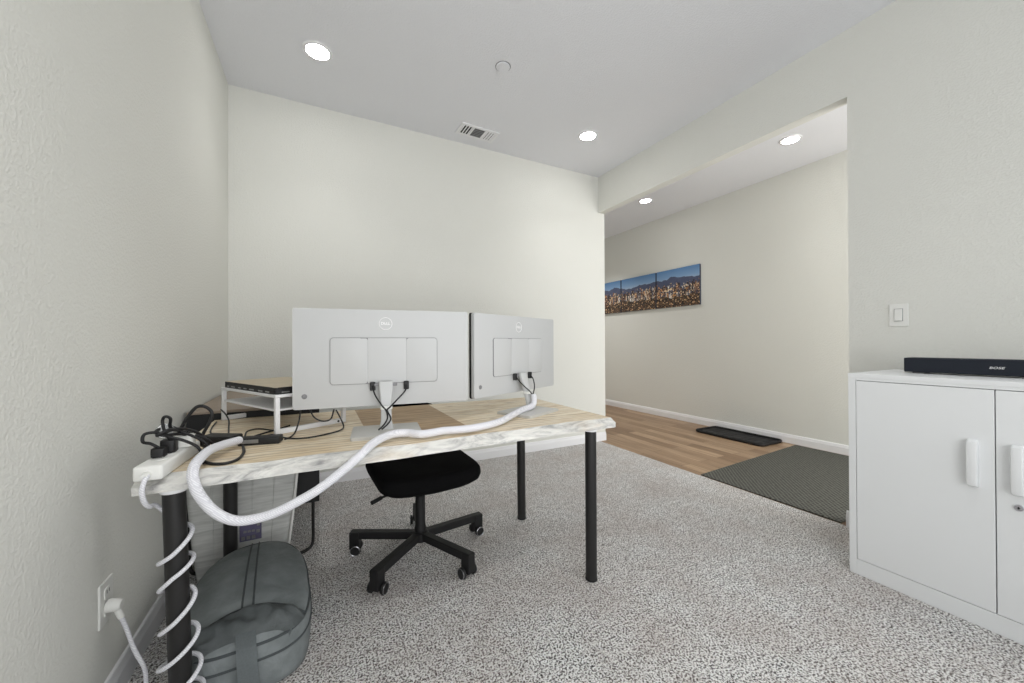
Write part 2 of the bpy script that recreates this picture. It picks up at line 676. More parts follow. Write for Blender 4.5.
b = NB(); box(b, XR - 0.2, XH + 0.1, YF, YF + 0.1, 0.0, H)
struct('wall_hall_end', b, M['wall'])
b = NB(); box(b, XR - 0.2, XR, YB + 0.1, YF, 0.0, H)
struct('wall_hall_side', b, M['wall'])


def skirting(bm, p, q, nrm, h=0.095, t=0.015):
    """Baseboard with an eased top between p and q on the floor, nrm pointing into the room."""
    p, q, nrm = Vector(p), Vector(q), Vector(nrm)
    prof = [(0, 0), (t, 0), (t, h - 0.03), (t * 0.75, h - 0.018), (t * 0.6, h - 0.004), (t * 0.4, h), (0, h)]
    A = [bm.verts.new(p + nrm * a + Vector((0, 0, z))) for a, z in prof]
    B = [bm.verts.new(q + nrm * a + Vector((0, 0, z))) for a, z in prof]
    n = len(prof)
    for i in range(n):
        bm.faces.new((A[i], A[(i + 1) % n], B[(i + 1) % n], B[i]))
    bm.faces.new(A); bm.faces.new(B[::-1])
    return bm


b = NB(); skirting(b, (XL, YN, 0), (XL, YB, 0), (1, 0, 0)); struct('baseboard_left', b, M['trim'])
b = NB(); skirting(b, (XL + 0.015, YB, 0), (XR + TW, YB, 0), (0, -1, 0)); struct('baseboard_back', b, M['trim'])
b = NB(); skirting(b, (XH, YN, 0), (XH, YF, 0), (-1, 0, 0)); struct('baseboard_hall', b, M['trim'])
b = NB(); skirting(b, (XR, YN, 0), (XR, YO + 0.015, 0), (-1, 0, 0))
skirting(b, (XR, YO, 0), (XR + TW, YO, 0), (0, 1, 0)); struct('baseboard_right', b, M['trim'])

# ------------------------------------------------------------------ ceiling fittings
dl = thing('downlight', 'round recessed ceiling light over the desk end by the side wall', 'ceiling light', (0.0, 2.673, H), 0, 'recessed ceiling lights')
b = NB(); lathe(b, [(-0.001, 0.066), (-0.008, 0.068), (-0.009, 0.075), (-0.007, 0.084), (-0.0005, 0.088), (-0.0005, 0.066)], cap=False, seg=40)
obj('trim_ring', b, M['trim'], dl, world=False, smooth=40)
b = NB(); lathe(b, [(-0.0005, 0.067), (-0.0055, 0.067), (-0.0065, 0.05)], seg=40)
obj('lens', b, M['lamp'], dl, world=False, smooth=40)
bo = downlight_beam((0, 0, -0.012), 22); bo.parent = dl
dup(dl, (2.152, 2.673, H), 0, 'round recessed ceiling light between the vent and the hall opening')
dup(dl, (3.808, 3.562, H), 0, 'small round recessed hall ceiling light just inside the far end of the opening')
dup(dl, (3.857, 1.887, H), 0, 'round recessed hall ceiling light high above the dark floor mat')


cov = thing('sprinkler_cover', 'small flat round white cover disc in the middle of the ceiling', 'ceiling cover', (1.106, 2.261, H))
b = NB(); lathe(b, [(-0.001, 0.046), (-0.006, 0.047), (-0.009, 0.044), (-0.0095, 0.02)], seg=36)
obj('cover_plate', b, M['ceiling'], cov, world=False, smooth=40)
b = NB(); lathe(b, [(-0.0003, 0.052), (-0.002, 0.052), (-0.002, 0.046)], seg=36)
obj('shadow_gap', b, M['groove'], cov, world=False, smooth=40)

vent = thing('air_vent', 'white rectangular ceiling air vent with three louvre panels near the back wall', 'vent', (1.250, 3.075, H), math.radians(2))
vw, vd = 0.175, 0.088
b = NB()
box(b, -vw, vw, -vd, -vd + 0.022, -0.009, -0.0005); box(b, -vw, vw, vd - 0.022, vd, -0.009, -0.0005)
iy = vd - 0.0215
for x0, x1 in ((-vw, -vw + 0.022), (vw - 0.022, vw), (-0.062, -0.050), (0.050, 0.062)):
    box(b, x0, x1, -iy, iy, -0.009, -0.0005)
obj('frame', b, M['trim'], vent, world=False)
b = NB(); box(b, -vw + 0.02, vw - 0.02, -vd + 0.02, vd - 0.02, -0.0015, -0.0003)
obj('backing', b, M['black_plastic'], vent, world=False)


def louvres(name, x0, x1, along_y, n, hw, tilt, mt):
    bm = NB()
    for i in range(n):
        k = NB()
        f = (i + 0.5) / n
        if along_y:
            box(k, -hw, hw, -vd + 0.02, vd - 0.02, -0.0007, 0.0007)
            xform(k, Matrix.Translation((x0 + (x1 - x0) * f, 0, -0.0055)) @ Matrix.Rotation(tilt, 4, 'Y'))
        else:
            box(k, x0, x1, -hw, hw, -0.0007, 0.0007)
            xform(k, Matrix.Translation((0, -vd + 0.02 + (2 * vd - 0.04) * f, -0.0055)) @ Matrix.Rotation(tilt, 4, 'X'))
        me = bpy.data.meshes.new('t'); k.to_mesh(me); k.free(); bm.from_mesh(me); bpy.data.meshes.remove(me)
    obj(name, bm, mt, vent, world=False)


louvres('louvre_panel', -vw + 0.018, -0.058, True, 4, 0.0055, -0.15, M['trim'])
louvres('louvre_panel', -0.050, 0.050, False, 6, 0.0085, 0.12, M['groove'])
louvres('louvre_panel', 0.060, vw - 0.020, True, 4, 0.0085, 0.15, M['trim'])

# ------------------------------------------------------------------ wall fittings
sw = thing('light_switch', 'white rocker light switch plate on the wall above the cabinet', 'light switch', (XR, 0.851, 1.243))
b = NB(); box(b, XR - 0.006, XR, 0.851 - 0.039, 0.851 + 0.039, 1.243 - 0.062, 1.243 + 0.062, 0.003)
obj('cover_plate', b, M['white_plastic'], sw)
b = NB(); box(b, XR - 0.0075, XR - 0.004, 0.851 - 0.0175, 0.851 + 0.0175, 1.243 - 0.034, 1.243 + 0.034, 0.001)
ro = obj('rocker_frame', b, M['groove'], sw)
b = NB(); box(b, -0.003, 0.003, -0.0155, 0.0155, -0.032, 0.032, 0.0012)
xform(b, Matrix.Translation((XR - 0.009, 0.851, 1.243)) @ Matrix.Rotation(0.07, 4, 'Y'))
obj('rocker', b, M['white_plastic'], sw)

ou = thing('wall_outlet', 'white electrical outlet plate low on the side wall', 'outlet', (XL, 1.558, 0.335))
b = NB(); box(b, XL, XL + 0.006, 1.558 - 0.041, 1.558 + 0.041, 0.335 - 0.064, 0.335 + 0.064, 0.003)
obj('cover_plate', b, M['white_plastic'], ou)
for dz in (0.026, -0.026):
    b = NB(); prism(b, [(1.558 + a, 0.335 + dz + c) for a, c in rrect(-0.018, 0.018, -0.016, 0.016, 0.009)], 0, 0.003, 0.0008)
    for v in b.verts:
        v.co = Vector((XL + 0.0055 + v.co.z, v.co.x, v.co.y))
    so = obj('socket', b, M['white_plastic'], ou)
    b = NB()
    for dy in (-0.0065, 0.0065):
        box(b, XL + 0.008, XL + 0.0089, 1.558 + dy - 0.0012, 1.558 + dy + 0.0012, 0.335 + dz - 0.001, 0.335 + dz + 0.009)
    obj('slot', b, M['black_plastic'], so)

# ------------------------------------------------------------------ three canvases on the hall wall
cv = thing('canvas_print', 'city skyline canvas at the fully visible end of the row of three', 'wall art', (XH, 3.668, 1.607), 0, 'city skyline canvases')
b = NB(); box(b, -0.030, -0.0005, -0.358, 0.358, 0.0, 0.543, 0.002)
for f in b.faces:
    f.material_index = 0 if f.normal.x < -0.9 else 1
obj('canvas', b, [M['city'], M['canvas_side']], cv, world=False)
dup(cv, (XH, 4.406, 1.607), 0, 'city skyline canvas in the middle of the row of three, with beige towers')
dup(cv, (XH, 5.144, 1.607), 0, 'city skyline canvas partly cut off by the corner of the back wall')

# ------------------------------------------------------------------ hall floor mat and boot tray
b = NB(); prism(b, [(XR + 0.012, 2.055), (4.50, 2.175), (4.50, 0.35), (XR + TW + 0.03, 0.30), (XR + TW + 0.03, YO + 0.05), (XR + 0.012, YO + 0.05)], -0.002, 0.008, 0.002)
tag(obj('floor_mat', b, M['rug']), 'large charcoal ribbed mat covering the hall floor beside the carpet', 'mat')

tr = thing('boot_tray', 'black rubber boot tray lying along the hall baseboard', 'tray', (4.33, 2.70, 0))
out = rrect(4.13, 4.53, 2.31, 3.10, 0.05)
b = NB(); prism(b, out, -0.002, 0.008, 0.001); obj('tray_base', b, M['rubber'], tr)
b = NB(); tube(b, [(x, y, 0.016) for x, y in out], 0.009, 8, smooth=False, closed=True, flat=1.6)
obj('rim', b, M['rubber'], tr, smooth=50)
b = NB()
for i in range(10):
    yy = 2.40 + i * 0.067
    box(b, 4.17, 4.49, yy, yy + 0.012, 0.007, 0.011, 0.002)
obj('ribs', b, M['rubber'], tr)

# ------------------------------------------------------------------ white steel cabinet
CX0, CX1, CY0, CY1, CH = 2.262, 2.775, -0.014, 0.868, 0.949
cab = thing('storage_cabinet', 'white two door steel cabinet standing against the wall', 'cabinet', ((CX0 + CX1) / 2, 0.427, 0))
b = NB()
box(b, CX0 + 0.001, CX1, CY1 - 0.028, CY1, 0.0, CH - 0.018, 0.0015)          # sides
box(b, CX0 + 0.001, CX1, CY0, CY0 + 0.028, 0.0, CH - 0.018, 0.0015)
box(b, CX0 + 0.001, CX1, CY0 + 0.028, CY1 - 0.028, 0.0, 0.073, 0.0015)        # plinth
box(b, CX0 + 0.001, CX1, CY0 + 0.028, CY1 - 0.028, 0.917, CH - 0.018, 0.0015)  # header rail
box(b, CX1 - 0.01, CX1, CY0 + 0.028, CY1 - 0.028, 0.07, 0.92)                 # back
obj('body', b, M['cabinet'], cab)
b = NB(); box(b, CX0 - 0.001, CX1, CY0 - 0.001, CY1 + 0.001, CH - 0.020, CH, 0.003)
obj('top_panel', b, M['cabinet'], cab)
b = NB(); box(b, CX0 + 0.016, CX0 + 0.02, CY0 + 0.02, CY1 - 0.02, 0.06, 0.925)
obj('shadow_gap', b, M['gap'], cab)
for y0, y1, hy in ((0.4285, CY1 - 0.030, 0.480), (CY0 + 0.030, 0.4255, 0.374)):
    b = NB(); box(b, CX0, CX0 + 0.018, y0, y1, 0.0755, 0.9145, 0.0015)
    d = obj('door', b, M['cabinet'], cab)
    b = NB()
    prism(b, [(-0.004, -0.088), (-0.004, 0.088), (-0.012, 0.092), (-0.030, 0.084), (-0.034, 0.070), (-0.034, -0.070), (-0.030, -0.084), (-0.012, -0.092)], -0.014, 0.014, 0.004)
    for v in b.verts:
        v.co = Vector((CX0 + 0.004 + v.co.x, hy + v.co.z, 0.628 + v.co.y))
    obj('handle', b, M['cabinet'], d, smooth=35)
    if hy < 0.4:
        b = NB(); cyl(b, (CX0 - 0.006, hy, 0.493), (CX0 + 0.002, hy, 0.493), 0.0115, seg=28, bev=0.0015)
        lk = obj('lock', b, M['chrome'], d, smooth=35); lk['label'] = 'round chrome lock'
        b = NB(); box(b, CX0 - 0.0066, CX0 - 0.0055, hy - 0.0012, hy + 0.0012, 0.488, 0.498)
        box(b, CX0 - 0.0066, CX0 - 0.0055, hy - 0.003, hy + 0.003, 0.491, 0.4945)

        obj('keyhole', b, M['black_plastic'], d)

# soundbar on the cabinet
sb = thing('soundbar', 'long black soundbar speaker lying on the white cabinet', 'speaker', (2.55, 0.46, CH))
b = NB(); box(b, 2.500, 2.602, 0.165, 0.745, CH + 0.006, CH + 0.073, 0.004)
obj('housing', b, M['soundbar'], sb)
b = NB(); box(b, 2.4975, 2.501, 0.170, 0.740, CH + 0.009, CH + 0.070, 0.001)
obj('grille', b, M['soundbar'], sb)
for yy in (0.70, 0.21):
    b = NB(); box(b, 2.515, 2.59, yy - 0.02, yy + 0.02, CH, CH + 0.007, 0.001)
    obj('foot', b, M['groove'], sb)
b = text_bm('BOSE', 0.0140, 0.0008, 0.25, 0.0002, 1.08)
bmesh.ops.scale(b, vec=(1.15, 0.9, 1), verts=b.verts[:])
xform(b, Matrix.Translation((2.4969, 0.466, CH + 0.0385)) @ Matrix.Rotation(-PI / 2, 4, 'Z') @ Matrix.Rotation(PI / 2, 4, 'X'))
lg = obj('logo', b, M['logo'], sb); lg['label'] = 'white italic lettering'

# ------------------------------------------------------------------ desk
DX0, DX1, DZ0, DZ1 = -0.438, 1.250, 0.700, 0.740
desk = thing('desk', 'long desk with pale wood top, whitish raw edge and black legs', 'desk', (0.4, 1.76, 0))
b = NB()
n = 90
rng = random.Random(3)


def wob(t, s):
    return 0.010 * math.sin(t * 9.1 + s) + 0.007 * math.sin(t * 23.0 + s * 2) + 0.004 * math.sin(t * 51.0 + s * 3)


bot_f, mid_f, top_f, bot_b, top_b = [], [], [], [], []
for i in range(n + 1):
    t = i / n
    x = DX0 + (DX1 - DX0) * t
    yf = 1.338 + 0.024 * t ** 1.5
    bot_f.append(b.verts.new((x, yf + 0.25 * wob(t, 1), DZ0)))
    mid_f.append(b.verts.new((x, yf - 0.002 + 0.3 * wob(t, 2), DZ0 + 0.022)))
    top_f.append(b.verts.new((x, yf + 0.034 + 0.8 * wob(t, 0.4), DZ1)))
    yb = 2.235 - 0.06 * t
    bot_b.append(b.verts.new((x, yb, DZ0)))
    top_b.append(b.verts.new((x, yb, DZ1)))
for i in range(n):
    b.faces.new((top_f[i], top_f[i + 1], top_b[i + 1], top_b[i])).material_index = 0
    for r0, r1 in ((bot_f, mid_f), (mid_f, top_f), (top_b, bot_b), (bot_b, bot_f)):
        b.faces.new((r0[i], r0[i + 1], r1[i + 1], r1[i])).material_index = 1
for i in (0, n):
    b.faces.new((bot_f[i], mid_f[i], top_f[i], top_b[i], bot_b[i])).material_index = 1
obj('tabletop', b, [M['deskwood'], M['deskedge']], desk)
for (tx, ty), (fx, fy) in (((-0.360, 1.372), (-0.342, 1.372)), ((1.127, 1.392), (1.127, 1.392)), ((-0.352, 2.085), (-0.352, 2.085)), ((1.127, 2.075), (1.132, 2.075))):
    b = NB(); cyl(b, (fx, fy, 0.012), (tx, ty, 0.692), 0.026, 0.026, 32)
    lg = obj('leg', b, M['black_metal'], desk, smooth=40)
    b = NB(); cyl(b, (fx, fy, 0.0), (fx, fy, 0.014), 0.0275, 0.0275, 28, 0.002)
    obj('foot_cap', b, M['black_plastic'], lg, smooth=40)
    b = NB(); cyl(b, (tx, ty, 0.690), (tx, ty, 0.700), 0.031, 0.031, 28, 0.001)
    mp = obj('mounting_plate', b, M['white_metal'], lg, smooth=40)

# ------------------------------------------------------------------ office chair
HX, HY = 0.475, 1.985
ch = thing('office_chair', 'black swivel office chair on five star base tucked under the desk', 'chair', (HX, HY, 0))
RS = math.radians(2)
sm_ = Matrix.Translation((HX + 0.020, HY + 0.030, 0.018)) @ Matrix.Rotation(RS, 4, 'Z')
# seat: a dished rounded pad
b = NB()
rings = []
nu = 56
for zoff, sc, dish in ((0.345, 0.0, 0), (0.345, 0.55, 0), (0.352, 0.86, 0), (0.372, 0.97, 0), (0.395, 1.0, 0), (0.420, 0.99, 0), (0.436, 0.95, 0), (0.440, 0.86, 1), (0.430, 0.5, 1), (0.426, 0.0, 1)):
    ring = []
    for i in range(nu):
        a = 2 * PI * i / nu
        ca, sa = math.cos(a), math.sin(a)
        e = 2 / 7.5
        px = math.copysign(abs(ca) ** e, ca) * 0.262
        py = math.copysign(abs(sa) ** e, sa) * 0.250
        wdn = 1.0 + 0.02 * (py / 0.25)
        ring.append(b.verts.new((px * sc * wdn, py * sc, zoff + (0.02 * (px / 0.262) ** 2 * sc))))
    rings.append(ring)
for r0, r1 in zip(rings, rings[1:]):
    for i in range(nu):
        j = (i + 1) % nu
        b.faces.new((r0[i], r0[j], r1[j], r1[i]))
bmesh.ops.remove_doubles(b, verts=b.verts[:], dist=1e-5)
xform(b, sm_)
obj('seat', b, M['black_seat'], ch, smooth=50)
# backrest on its strut, behind the seat
b = NB()
P = []
for i in range(13):
    u = -1 + 2 * i / 12
    row = []
    for j in range(9):
        w_ = j / 8
        wid = 0.20 * (1 - 0.25 * (2 * w_ - 1) ** 4)
        row.append((u * wid, 0.285 + 0.03 * w_ - 0.05 * (u * u), 0.50 + 0.225 * w_ * (1 - 0.10 * u * u)))
    P.append(row)
F = [[b.verts.new(p) for p in r] for r in P]
G = [[b.verts.new((p[0], p[1] + 0.022, p[2])) for p in r] for r in P]
for i in range(12):
    for j in range(8):
        b.faces.new((F[i][j], F[i + 1][j], F[i + 1][j + 1], F[i][j + 1]))
        b.faces.new((G[i][j + 1], G[i + 1][j + 1], G[i + 1][j], G[i][j]))
for i in range(12):
    b.faces.new((F[i][0], G[i][0], G[i + 1][0], F[i + 1][0])); b.faces.new((F[i + 1][8], G[i + 1][8], G[i][8], F[i][8]))
for j in range(8):
    b.faces.new((F[0][j + 1], G[0][j + 1], G[0][j], F[0][j])); b.faces.new((F[12][j], G[12][j], G[12][j + 1], F[12][j + 1]))
xform(b, Matrix.Translation((0, 0.035, 0)))
xform(b, sm_)
obj('backrest', b, M['black_seat'], ch, smooth=50)
b = NB(); tube(b, [(0, 0.05, 0.335), (0, 0.25, 0.335), (0, 0.325, 0.37), (0, 0.343, 0.44), (0, 0.345, 0.60)], 0.02, 10, flat=0.5)
xform(b, sm_); obj('back_strut', b, M['black_plastic'], ch, smooth=50)
b = NB(); box(b, -0.09, 0.09, -0.07, 0.09, 0.318, 0.348, 0.008); xform(b, sm_)
obj('mechanism', b, M['black_plastic'], ch)
b = NB(); tube(b, [(-0.07, -0.03, 0.333), (-0.20, -0.09, 0.340), (-0.250, -0.115, 0.338)], 0.006, 8)
tube(b, [(-0.230, -0.105, 0.340), (-0.278, -0.13, 0.334)], 0.010, 8, smooth=False); xform(b, sm_)
obj('lever', b, M['black_plastic'], ch, smooth=50)
b = NB(); lathe(b, [(0.080, 0.024), (0.135, 0.030), (0.150, 0.026), (0.300, 0.025), (0.302, 0.018), (0.325, 0.018)], (HX, HY, 0), seg=28)
obj('column', b, M['black_plastic'], ch, smooth=40)
b = NB(); lathe(b, [(0.070, 0.03), (0.072, 0.044), (0.112, 0.044), (0.118, 0.036)], (HX, HY, 0), seg=30)
hubo = obj('hub', b, M['black_plastic'], ch, smooth=40)
for k, deg in enumerate((152, 224, 296, 8, 80)):
    a = math.radians(deg)
    Rm = Matrix.Translation((HX, HY, 0)) @ Matrix.Rotation(a, 4, 'Z')
    b = NB()
    # box-section arm, square ended, with a block dropping to the caster
    box(b, 0.03, 0.365, -0.019, 0.019, 0.078, 0.116, 0.003)
    box(b, 0.318, 0.368, -0.022, 0.022, 0.024, 0.114, 0.003)
    xform(b, Rm)
    ar = obj('leg', b, M['black_plastic'], ch)
    ca = math.radians((12, 6, -8, 5, 0)[k])
    cm = Rm @ Matrix.Translation((0.338, 0, 0)) @ Matrix.Rotation(ca, 4, 'Z')
    for s in (-1, 1):
        b = NB(); lathe(b, [(0.0, 0.014), (0.002, 0.0255), (0.012, 0.0265), (0.016, 0.024)], (0, s * 0.0230, 0.0265), (0, s, 0), 28)
        xform(b, cm)
        wh = obj('caster', b, M['black_plastic'], ar, smooth=40)
        b = NB(); tube(b, [(0.0235 * math.cos(2 * PI * i / 24), s * 0.0393, 0.0265 + 0.0235 * math.sin(2 * PI * i / 24)) for i in range(24)], 0.0016, 6, smooth=False, closed=True)
        xform(b, cm)
        rr = obj('caster_ring', b, M['chrome'], wh, smooth=50); rr['label'] = 'pale grey wheel ring'

# ------------------------------------------------------------------ monitors
def monitor(label, loc, rz):
    t = thing('monitor', label, 'monitor', loc, rz, 'desk monitors')
    W, z0, z1 = 0.357, 0.096, 0.505
    b = NB(); prism(b, rrect(-W, W, z0, z1, 0.008), -0.020, 0.0, 0.003)
    xform(b, XZ)                                   # y 0 (back) .. +0.02
    obj('back_shell', b, M['monitor'], t, world=False, smooth=30)
    b = NB(); prism(b, rrect(-W - 0.001, W + 0.001, z0 - 0.001, z1 + 0.001, 0.008), -0.032, -0.019, 0.001)
    xform(b, XZ)
    sc = obj('screen', b, M['screen'], t, world=False)
    # cover panel over the ports, in three leaves inside a thin groove
    px0, px1, pz0, pz1 = -0.222, 0.216, 0.190, 0.386
    b = NB(); prism(b, rrect(px0, px1, pz0, pz1, 0.014), -0.002, 0.0035, 0.001); xform(b, XZ)
    gr = obj('panel_recess', b, M['groove'], t, world=False)
    cuts = [px0 + 0.0022, -0.076, 0.082, px1 - 0.0022]
    for i in range(3):
        b = NB(); prism(b, rrect(cuts[i] + 0.0003, cuts[i + 1] - 0.0003, pz0 + 0.0022, pz1 - 0.0022, 0.012 if i != 1 else 0.002), -0.001, 0.0055, 0.001); xform(b, XZ)
        obj('port_cover', b, M['monitor_pad'], t, world=False, smooth=30)
    b = NB(); box(b, -0.105, -0.075, -0.0058, -0.002, pz1 - 0.004, pz1 - 0.0005, 0.0005)
    obj('latch', b, M['groove'], t, world=False)
    # ring logo with lettering
    b = NB(); tube(b, [(-0.004 + 0.026 * math.cos(2 * PI * i / 40), -0.0006, 0.446 + 0.026 * math.sin(2 * PI * i / 40)) for i in range(40)], 0.0016, 6, smooth=False, closed=True)
    for cx_, body, tilt in ((-0.0135, 'D', 0), (-0.0035, 'E', 0.6), (0.0065, 'L', 0), (0.0145, 'L', 0)):
        k = text_bm(body, 0.0165, 0.0006, 0, 0.0004)
        xform(k, Matrix.Translation((-0.004 + cx_, -0.0006, 0.446)) @ Matrix.Rotation(PI / 2, 4, 'X') @ Matrix.Rotation(tilt, 4, 'Z'))
        me = bpy.data.meshes.new('t'); k.to_mesh(me); k.free(); b.from_mesh(me); bpy.data.meshes.remove(me)
    lo = obj('logo', b, M['logo'], t, world=False); lo['label'] = 'pale ring emblem with lettering'
    # joystick button
    b = NB(); lathe(b, [(0.0, 0.0105), (0.002, 0.010), (0.002, 0.0075), (0.0005, 0.007)], (-0.315, 0.0, 0.148), (0, -1, 0), 24)
    lathe(b, [(0.0, 0.0055), (0.004, 0.005)], (-0.315, 0.0, 0.148), (0, -1, 0), 20)
    obj('joystick_button', b, M['groove'], t, world=False, smooth=40)
    # stand: bracket, tapering neck with a cable opening, base plate
    b = NB(); box(b, -0.050, 0.042, -0.024, -0.001, 0.180, 0.192, 0.002)
    obj('bracket', b, M['groove'], t, world=False)
    b = NB()
    secs = []
    for z, hw, yy, hd in ((0.200, 0.029, -0.024, 0.012), (0.176, 0.028, -0.030, 0.012), (0.130, 0.024, -0.044, 0.012), (0.085, 0.021, -0.058, 0.012), (0.045, 0.021, -0.069, 0.012), (0.012, 0.028, -0.078, 0.014)):
        secs.append([b.verts.new((x - 0.004, yy + y, z)) for x, y in rrect(-hw, hw, -hd, hd, 0.008, 4)])
    for r0, r1 in zip(secs, secs[1:]):
        q = len(r0)
        for i in range(q):
            b.faces.new((r0[i], r0[(i + 1) % q], r1[(i + 1) % q], r1[i]))
    b.faces.new(secs[0]); b.faces.new(secs[-1][::-1])
    nk = obj('neck', b, M['monitor'], t, world=False, smooth=40)
    b = NB(); prism(b, rrect(-0.004 - 0.024, -0.004 + 0.024, -0.084, -0.038, 0.012), 0.090, 0.102, 0.002)
    obj('cable_clip', b, M['white_plastic'], nk, world=False, smooth=40)
    b = NB(); prism(b, rrect(-0.134, 0.128, -0.205, 0.005, 0.008), 0.0, 0.012, 0.002)
    obj('base', b, M['stand_silver'], t, world=False, smooth=30)
    return t


mon = monitor('broad silver monitor seen from behind, standing squarely beside the white riser', (0.262, 1.688, DZ1), math.radians(-7.4))
mon2 = dup(mon, (0.978, 1.812, DZ1), math.radians(25), 'silver monitor seen from behind, turned at an angle on the hall end of the desk')
for c in mon2.children:
    if c.name.startswith('base'):
        c.location.x = -0.055      # this foot stands off to one side of its swivelled neck

# cables from the monitors down to the sleeve
def cable(label, pts, r=0.0032, mt='black_cord', plug=None, name='monitor_cable', cat='cable', group=None):
    t = thing(name, label, cat, pts[0], 0, group)
    b = NB(); tube(b, pts, r, 8, 10); obj('wire', b, M[mt], t, smooth=60)
    if plug:
        p0 = Vector(pts[0]); d = Vector(plug)
        b = NB(); box(b, -0.011, 0.011, -0.006, 0.006, -0.024, 0.012, 0.003)
        xform(b, Matrix.Translation(p0 + d * 0.0))
        obj('connector', b, M['black_plastic'], t)
    return t


G1 = 'cables of the two monitors'


def at_monitor(loc, rz, pts):
    R_ = Matrix.Translation(loc) @ Matrix.Rotation(rz, 4, 'Z')
    return [tuple(R_ @ Vector(p)) for p in pts]


M1 = ((0.262, 1.688, DZ1), math.radians(-7.4))
M2 = ((0.978, 1.812, DZ1), math.radians(25))
WA = [(-0.057, -0.014, 0.186), (-0.049, -0.045, 0.150), (-0.022, -0.080, 0.108), (-0.006, -0.088, 0.088)]
WB = [(0.080, -0.014, 0.186), (0.074, -0.040, 0.160), (0.040, -0.072, 0.128), (0.010, -0.088, 0.100), (-0.001, -0.090, 0.088)]
cable('black cable from the first port of the broad monitor by the riser', at_monitor(*M1, WA + [(0.000, -0.098, 0.060), (-0.012, -0.115, 0.038), (-0.034, -0.150, 0.024)]), plug=(0, 0, 0), group=G1)
cable('black cable from the last port of the broad monitor by the riser', at_monitor(*M1, WB + [(0.012, -0.105, 0.058), (0.002, -0.120, 0.040), (-0.022, -0.152, 0.026)]), plug=(0, 0, 0), group=G1)
cable('black cable from the first port of the angled monitor', at_monitor(*M2, WA), plug=(0, 0, 0), group=G1)
cable('black cable from the last port of the angled monitor', at_monitor(*M2, WB), plug=(0, 0, 0), group=G1)

# the white braided cable sleeve along the desk and hanging off its front
S = [(1.013, 1.722, 0.828), (1.012, 1.712, 0.795), (0.985, 1.692, 0.772), (0.905, 1.650, 0.766), (0.807, 1.569, 0.762), (0.691, 1.470, 0.760), (0.572, 1.418, 0.760),
     (0.488, 1.415, 0.760), (0.434, 1.425, 0.760), (0.389, 1.415, 0.760), (0.340, 1.412, 0.760), (0.300, 1.448, 0.762), (0.258, 1.450, 0.764), (0.214, 1.420, 0.764),
     (0.163, 1.365, 0.757), (0.119, 1.312, 0.737), (0.060, 1.302, 0.694), (-0.002, 1.302, 0.652), (-0.058, 1.302, 0.626), (-0.114, 1.302, 0.605), (-0.163, 1.302, 0.598),
     (-0.209, 1.302, 0.603), (-0.250, 1.302, 0.631), (-0.280, 1.302, 0.673), (-0.300, 1.302, 0.723), (-0.307, 1.335, 0.762), (-0.299, 1.44, 0.775), (-0.281, 1.53, 0.770), (-0.249, 1.62, 0.762)]
b = NB(); tube(b, S, lambda t: 0.0148 if t < 0.35 else (0.0148 - 0.0014 * min(1, (t - 0.35) / 0.35)), 16, 8)
tag(obj('cable_sleeve', b, M['braid'], smooth=60), 'long white braided cable sleeve lying on the desk and sagging below its front edge', 'cable sleeve')

# ------------------------------------------------------------------ white riser with a closed laptop on it
P1 = Vector((-0.147, 1.762))
P2 = P1 + 0.52 * Vector((math.cos(math.radians(119)), math.sin(math.radians(119))))
ex = Vector((0.24, 0.125)).normalized()
ey = (P2 - P1).normalized()
ra = math.atan2(ey.y, ey.x)
LX, LY = (P2 - P1).length, 0.285
ris = thing('monitor_riser', 'white metal desk riser with a lower shelf, beside the broad monitor', 'desk riser', (P1.x, P1.y, DZ1), ra)
# local frame: +x from the near corner to the far corner along the wall side, -y towards the monitor
RZ = 0.158
LG = 0.0085
for lx, far in ((0.0, False), (LX, True)):
    b = NB(); box(b, lx - LG, lx + LG, -LG, LG, 0.0, RZ - 0.012, 0.002)
    obj('leg', b, M['white_metal'], ris, world=False)
    b = NB(); box(b, lx - LG, lx + LG, -LY - LG, -LY + LG, 0.040 if far else 0.0, RZ - 0.012, 0.002)
    obj('leg', b, M['white_metal'], ris, world=False)
    b = NB(); box(b, lx - LG, lx + LG, -0.09 if far else -LY + LG, -LG, 0.0, 0.020, 0.002)
    obj('foot_bar', b, M['white_metal'], ris, world=False)
    if not far:
        b = NB(); cyl(b, (lx - LG - 0.0001, -LY + 0.03, 0.010), (lx - LG - 0.002, -LY + 0.03, 0.010), 0.005, seg=16)
        obj('screw', b, M['black_plastic'], ris, world=False)
b = NB(); box(b, -0.010, LX + 0.010, -LY - 0.010, 0.010, RZ - 0.012, RZ, 0.003); obj('top_panel', b, M['white_metal'], ris, world=False)
b = NB(); box(b, 0.0085, LX - 0.0085, -LY + 0.0, 0.004, 0.090, 0.098, 0.002); obj('shelf', b, M['white_metal'], ris, world=False)

lap = thing('laptop', 'closed laptop with tan cover and black port edge on the white riser', 'laptop', (P1.x, P1.y, DZ1 + RZ), ra)
b = NB(); prism(b, rrect(0.004, 0.50, -0.275, 0.006, 0.012), 0.0, 0.017, 0.003); obj('base', b, M['black_plastic'], lap, world=False, smooth=30)
b = NB(); prism(b, rrect(0.004, 0.50, -0.275, 0.006, 0.012), 0.0175, 0.028, 0.003)
for f in b.faces:
    f.material_index = 1 if f.normal.z < 0.5 else 0
ld = obj('lid', b, [M['laptop_tan'], M['black_plastic']], lap, world=False); ld['label'] = 'tan lid'
for (x0, x1) in ((0.05, 0.085), (0.11, 0.15), (0.19, 0.235), (0.26, 0.29), (0.32, 0.345), (0.38, 0.42), (0.445, 0.465)):
    b = NB(); box(b, x0, x1, 0.004, 0.0068, 0.005, 0.0105, 0.0008)
    obj('port', b, M['port_grey'], lap, world=False)
